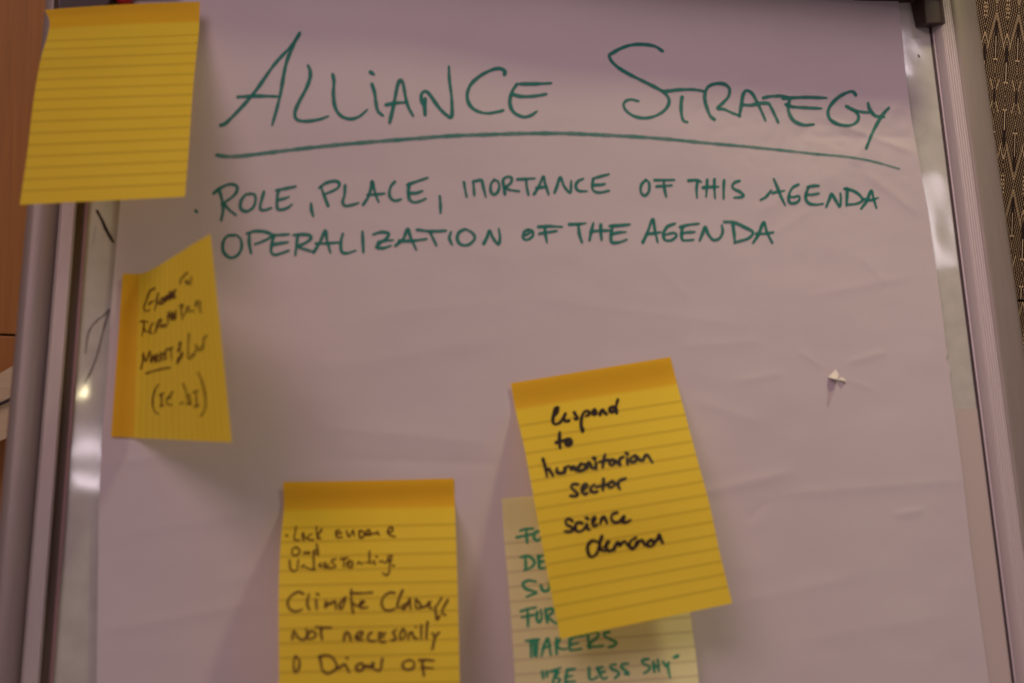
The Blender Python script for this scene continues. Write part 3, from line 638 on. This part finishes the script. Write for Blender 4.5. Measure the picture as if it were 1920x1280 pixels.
w3("370 145 320 135 240 180 205 260 230 340 290 365 370 345; 470 110 430 200 400 320 430 325; 530 270 470 300 480 350 540 270 560 210 570 340; 640 220 640 330 700 320 680 260 640 230; 700 330 780 300 820 250 790 280 830 340; 960 210 910 290 880 330 890 400 905 480 940 430; 1040 230 990 320 970 390 1010 420", **g_)
k = Ink(n3.surf)
for st in parse("850 710 870 620 900 600 930 650 945 710; 1010 670 1080 650 1100 600 1050 600 1010 660 1030 700 1100 700"): k.stroke(st/7.112+np.array([525, 1100]), 4.9, .88)
for st in parse("80 640 40 670 40 740 130 750; 180 640 170 720 200 760 250 760; 170 650 250 650; 180 700 230 690; 390 610 350 630 370 680 380 730 330 740; 470 600 440 660 440 730 500 690 500 620 470 600; 540 720 560 650 590 640 610 700 650 720; 635 570; 705 550 705 720; 785 510 775 600 770 720; 850 650 880 690 930 640; 880 690 860 780 845 850"): k.stroke(st/6.735+np.array([685, 1090]), 4.6, .88)
k.build(H, INK_PEN, n3.ob, n3.o)
k = Ink(n3.surf)
for st in parse("530 930 545 1010 570 1110 640 1150 720 1110 760 1060 730 980 670 920 590 910 520 930; 760 1080 800 1070 850 1030 880 1050 920 1130; 890 945; 1080 1010 1020 1050 1030 1110 1080 1110 1120 1060 1090 1020 1150 1060 1209 1060"): k.stroke(st/7.112+np.array([525, 1100]), 5.2, .9)
for st in parse("20 1060 90 1080 100 1020 80 1060 130 1110 190 1110 215 970"): k.stroke(st/6.735+np.array([685, 1090]), 4.9, .88)
k.build(H, INK_PEN, n3.ob, n3.o)
w3("540 990 480 1020 475 1080 530 1110 600 1090 620 1030 580 990 540 990; 680 990 760 985 860 995; 730 990 720 1060 740 1180; 720 1080 780 1085 850 1090", **g_)

def w4(t, off): write(n4.surf, t, off, 7.68, 6.6, 1.1, H, INK_BLACK, n4.ob, n4.o, taper=.08)
w4("350 190 320 200 295 280 280 380 310 425 370 410 410 370 460 280; 350 195 350 230 315 290; 330 210 310 290; 460 280 440 340 460 380 510 375; 590 260 620 310 640 340 620 360 600 350; 710 520 690 460 690 380 710 290 750 240 800 245 805 280 770 305; 880 220 850 260 880 290 905 260 890 225; 960 285 975 240 1000 220 1020 250 1050 280; 1150 180 1100 200 1110 250 1160 240 1180 200 1215 80; 1190 200 1200 260; 712 490 708 525", (1000, 740))
w4("380 550 375 650 385 760; 330 690 400 670 460 650; 490 640 460 700 500 740 550 700 530 640 490 640; 490 690 520 690", (1000, 740))
w4("140 160 170 270 195 400; 190 330 220 290 250 340 280 390; 340 300 340 350 400 360 450 340 450 290; 450 350 470 280 520 260 545 305; 545 305 580 265 600 310 650 330; 690 230 640 290 660 330 740 300 740 240 690 220; 770 290 780 220 810 210 840 280 890 290; 875 150; 900 220 905 295; 1030 100 1010 190 1000 270; 950 200 1080 170; 1130 170 1090 220 1130 250 1180 200 1140 165; 1180 180 1220 220 1250 235; 1240 240 1245 160 1290 130; 1350 150 1355 225; 1345 80; 1460 110 1400 150 1410 200 1470 190 1490 130 1460 110; 1490 130 1530 170 1570 180; 1580 170 1620 100 1650 110 1690 170 1710 200", (1000, 840))
w4("640 520 570 520 545 560 590 610 640 660 610 690 540 685; 720 600 780 540 750 510 710 550 700 620 740 665 770 650; 870 530 830 570 830 620 880 635 915 625; 1010 450 1005 530 1000 600; 910 560 1080 520; 1130 480 1080 520 1100 570 1160 540 1160 490 1130 480; 1200 520 1240 580; 1215 530 1240 470 1320 440", (1000, 840))
w4("330 280 280 245 235 280 250 330 320 370 340 410 290 435 235 430; 470 310 410 300 375 350 390 420 450 430 510 380 540 330; 540 330 550 390 570 400; 540 240; 630 300 660 250 650 220 620 260 620 330 650 355 680 335; 735 310 750 250 785 220 810 260 825 300; 970 160 910 180 890 240 920 290 980 300 1030 270; 1030 270 1080 210 1060 260 1050 290 1100 300 1160 270", (1030, 940))
w4("690 580 620 560 560 620 550 700 580 780 630 790 690 730 710 650; 755 500 725 600 740 690 790 710; 790 650 860 570 830 590 820 670 860 710 910 690; 930 690 950 630 990 580 1010 630 1060 580 1090 570 1120 620 1160 650; 1240 520 1180 560 1150 620 1190 680 1230 650 1260 580; 1260 620 1290 570 1340 560 1370 620 1400 620; 1470 550 1420 580 1420 640 1470 640 1510 600 1470 550; 1500 600 1560 530 1580 470 1600 530 1630 590", (1030, 940))

def w5(t, off, sc): write(n5.surf, t, off, sc, 5.8, .92, H, INK_TEAL, n5.ob, n5.o, taper=.15)
f1 = ((940, 970), 5.818); f2 = ((970, 1170), 6.)
w5("170 215 260 195 330 180; 210 140 260 125 340 120; 270 130 275 200 280 270; 400 150 360 170 360 230 400 250 430 220", *f1)
w5("260 430 265 500 265 560; 215 430 290 420 350 460 355 510 310 550 255 570; 405 420 410 500 420 550 480 545; 400 430 460 410; 410 485 465 475", *f1)
w5("370 695 290 685 235 720 260 770 340 800 385 815 330 840 280 860; 430 740 450 790 490 800 520 770 520 700", *f1)
w5("215 1020 290 995 370 980; 285 1000 290 1100 290 1180; 225 1085 300 1070 350 1060; 390 1030 385 1100 410 1140 440 1090 430 1010; 480 1000 490 1080 500 1140; 480 1010 550 990 560 1030 510 1080 550 1120 600 1155", *f1)
w5("100 185 180 175 240 170; 150 190 155 360; 188 190 190 350; 225 180 215 355; 270 350 300 240 340 160 360 250 375 340; 285 270 370 240; 440 160 435 250 440 330; 480 160 445 240 490 275 545 275; 590 170 590 280 650 285 710 275; 590 165 660 135 740 130; 600 225 680 210; 790 110 800 190 810 265; 770 110 850 90 910 95 900 140 820 210 800 250 870 250 960 240; 1030 85 975 100 985 135 1050 170 1110 200 1090 235 1030 255", *f2)
w5("280 530 290 600; 330 530 330 580; 370 530 430 510 480 490; 440 510 420 580 400 650 400 700; 430 520 460 540 430 590 480 620 440 680; 560 520 545 600 540 690; 560 510 640 500; 545 590 610 580; 540 650 640 640", *f2)
w5("805 490 810 600 840 620 900 590; 900 490 930 560 960 610 1000 600; 900 500 950 480; 920 545 980 530; 1100 450 1050 460 1060 500 1130 530 1140 560 1100 600; 1240 440 1180 450 1175 490 1230 530 1250 560 1210 555", *f2)
w5("1470 390 1410 400 1415 440 1480 470 1480 510 1430 545; 1530 420 1540 530; 1580 400 1590 520; 1530 480 1590 465; 1640 420 1670 470 1700 430; 1690 450 1700 520 1715 590; 1760 370 1795 368; 1785 355 1805 350", *f2)

# ------------------------------------------------------------------ red magnet on the sheet
mo = at(233, -7, .010)
P = []; Fc = []
for r_, n_ in [(.0068, 0), (.0070, .003), (.0062, .0065), (.0050, .0075), (.0015, .0078)]:
    P += [mo+np.array([r_*math.cos(a), r_*math.sin(a), n_-.004]) for a in np.linspace(0, 2*math.pi, 25)[:-1]]
for j in range(4): Fc += [(j*24+i, j*24+(i+1) % 24, (j+1)*24+(i+1) % 24, (j+1)*24+i) for i in range(24)]
Fc += [tuple(range(96, 120)), tuple(range(24))[::-1]]
mg = new_mesh('magnet', P, Fc, mat('red_plastic', (.45, .012, .015), .35), None, mo)
tag(mg, 'small round red magnet peeking out above the blank yellow note', 'magnet')

# ------------------------------------------------------------------ wall behind
FAB_PX = float(np.linalg.norm(wall_at(1861, 100)-wall_at(1860, 100)))
def wbox(name, x0, x1, z0, z1, y0, y1, m, parent=None, org=(0, 0, 0), bev=.0015):
    import bmesh
    bm = bmesh.new(); bmesh.ops.create_cube(bm, size=1)
    for q in bm.verts: q.co = Vector((x0 if q.co.x < 0 else x1, y0 if q.co.y < 0 else y1, z0 if q.co.z < 0 else z1)) - Vector(org)
    if bev: bmesh.ops.bevel(bm, geom=bm.edges[:], offset=bev, segments=2, affect='EDGES', profile=.5)
    me = bpy.data.meshes.new(name); bm.to_mesh(me); bm.free(); me.materials.append(m)
    o = bpy.data.objects.new(name, me); C.objects.link(o); o.location = org
    if parent: o.parent = parent; o.location = (0, 0, 0)
    return o
wall = wbox('wall', -1.6, 1.6, 0.2, 2.9, WALL_Y+.012, WALL_Y+.08, mat('painted_wall', (.05, .035, .025), .9), bev=0)
wall['kind'] = 'structure'
fz = wall_at(1905, 563)[2]; wz = wall_at(15, 627.5)[2]
FO = wall_at(1869.5, 15.5)                          # pattern origin: column A, mirror line
M_FAB = fabric_mat()
M_WOOD = wood_mat('warm_wood_veneer', (.29, .122, .020), (.42, .182, .034), (.54, .24, .050))
def panel(name, x0, x1, z0, z1, m, org):
    o = wbox(name, x0, x1, z0, z1, WALL_Y, WALL_Y+.011, m, None, org, bev=.0012)
    o.parent = wall; return o
panel('fabric_panel', .20, 1.5, fz+.0010, 2.6, M_FAB, tuple(FO))
FO2 = FO.copy(); FO2[2] = FO[2]-562*FAB_PX
panel('fabric_panel', .20, 1.5, .4, fz-.0010, M_FAB, (FO2[0]+.006, FO2[1], FO2[2]))
panel('wood_panel', -1.5, .198, wz+.0006, 2.6, M_WOOD, (-.5, WALL_Y, 1.9))
panel('wood_panel', -1.5, .198, .4, wz-.0010, M_WOOD, (-.5, WALL_Y, 1.0))

# pale board with a dark strap leaning behind the easel at far left
M_PALE = wood_mat('pale_wood', (.58, .46, .25), (.74, .62, .36), (.85, .74, .48), vert=False)
e1 = wall_at(-60, 735, WALL_Y-.05); e2 = wall_at(60, 664, WALL_Y-.05); e3 = wall_at(60, 800, WALL_Y-.05); e4 = wall_at(-60, 852, WALL_Y-.05)
th = np.array([0, .03, 0]); P = [e1, e2, e3, e4, e1+th, e2+th, e3+th, e4+th]
pb_o = (e3+e4)/2
pb = new_mesh('leaning_board', P, [(0, 1, 2, 3), (7, 6, 5, 4), (0, 4, 5, 1), (1, 5, 6, 2), (2, 6, 7, 3), (3, 7, 4, 0)], M_PALE, None, pb_o, board=False, smooth=False)
pb.location = pb_o
tag(pb, 'pale wooden board with a dark strap behind the left side of the easel', 'board')
s1 = wall_at(-40, 783, WALL_Y-.053); s2 = wall_at(30, 739, WALL_Y-.053)
sd = np.array([0, 0, .0016]); P = []
for a in np.linspace(0, 1, 9):
    c = s1*(1-a)+s2*a+np.array([0, 0, .0012*math.sin(a*5)]); P += [c-sd, c+np.array([0, -.0025, 0]), c+sd]
new_mesh('strap', P, [(3*i+j, 3*i+j+1, 3*i+j+4, 3*i+j+3) for i in range(8) for j in range(2)], mat('dark_strap', (.02, .01, .01), .5), pb, pb_o)
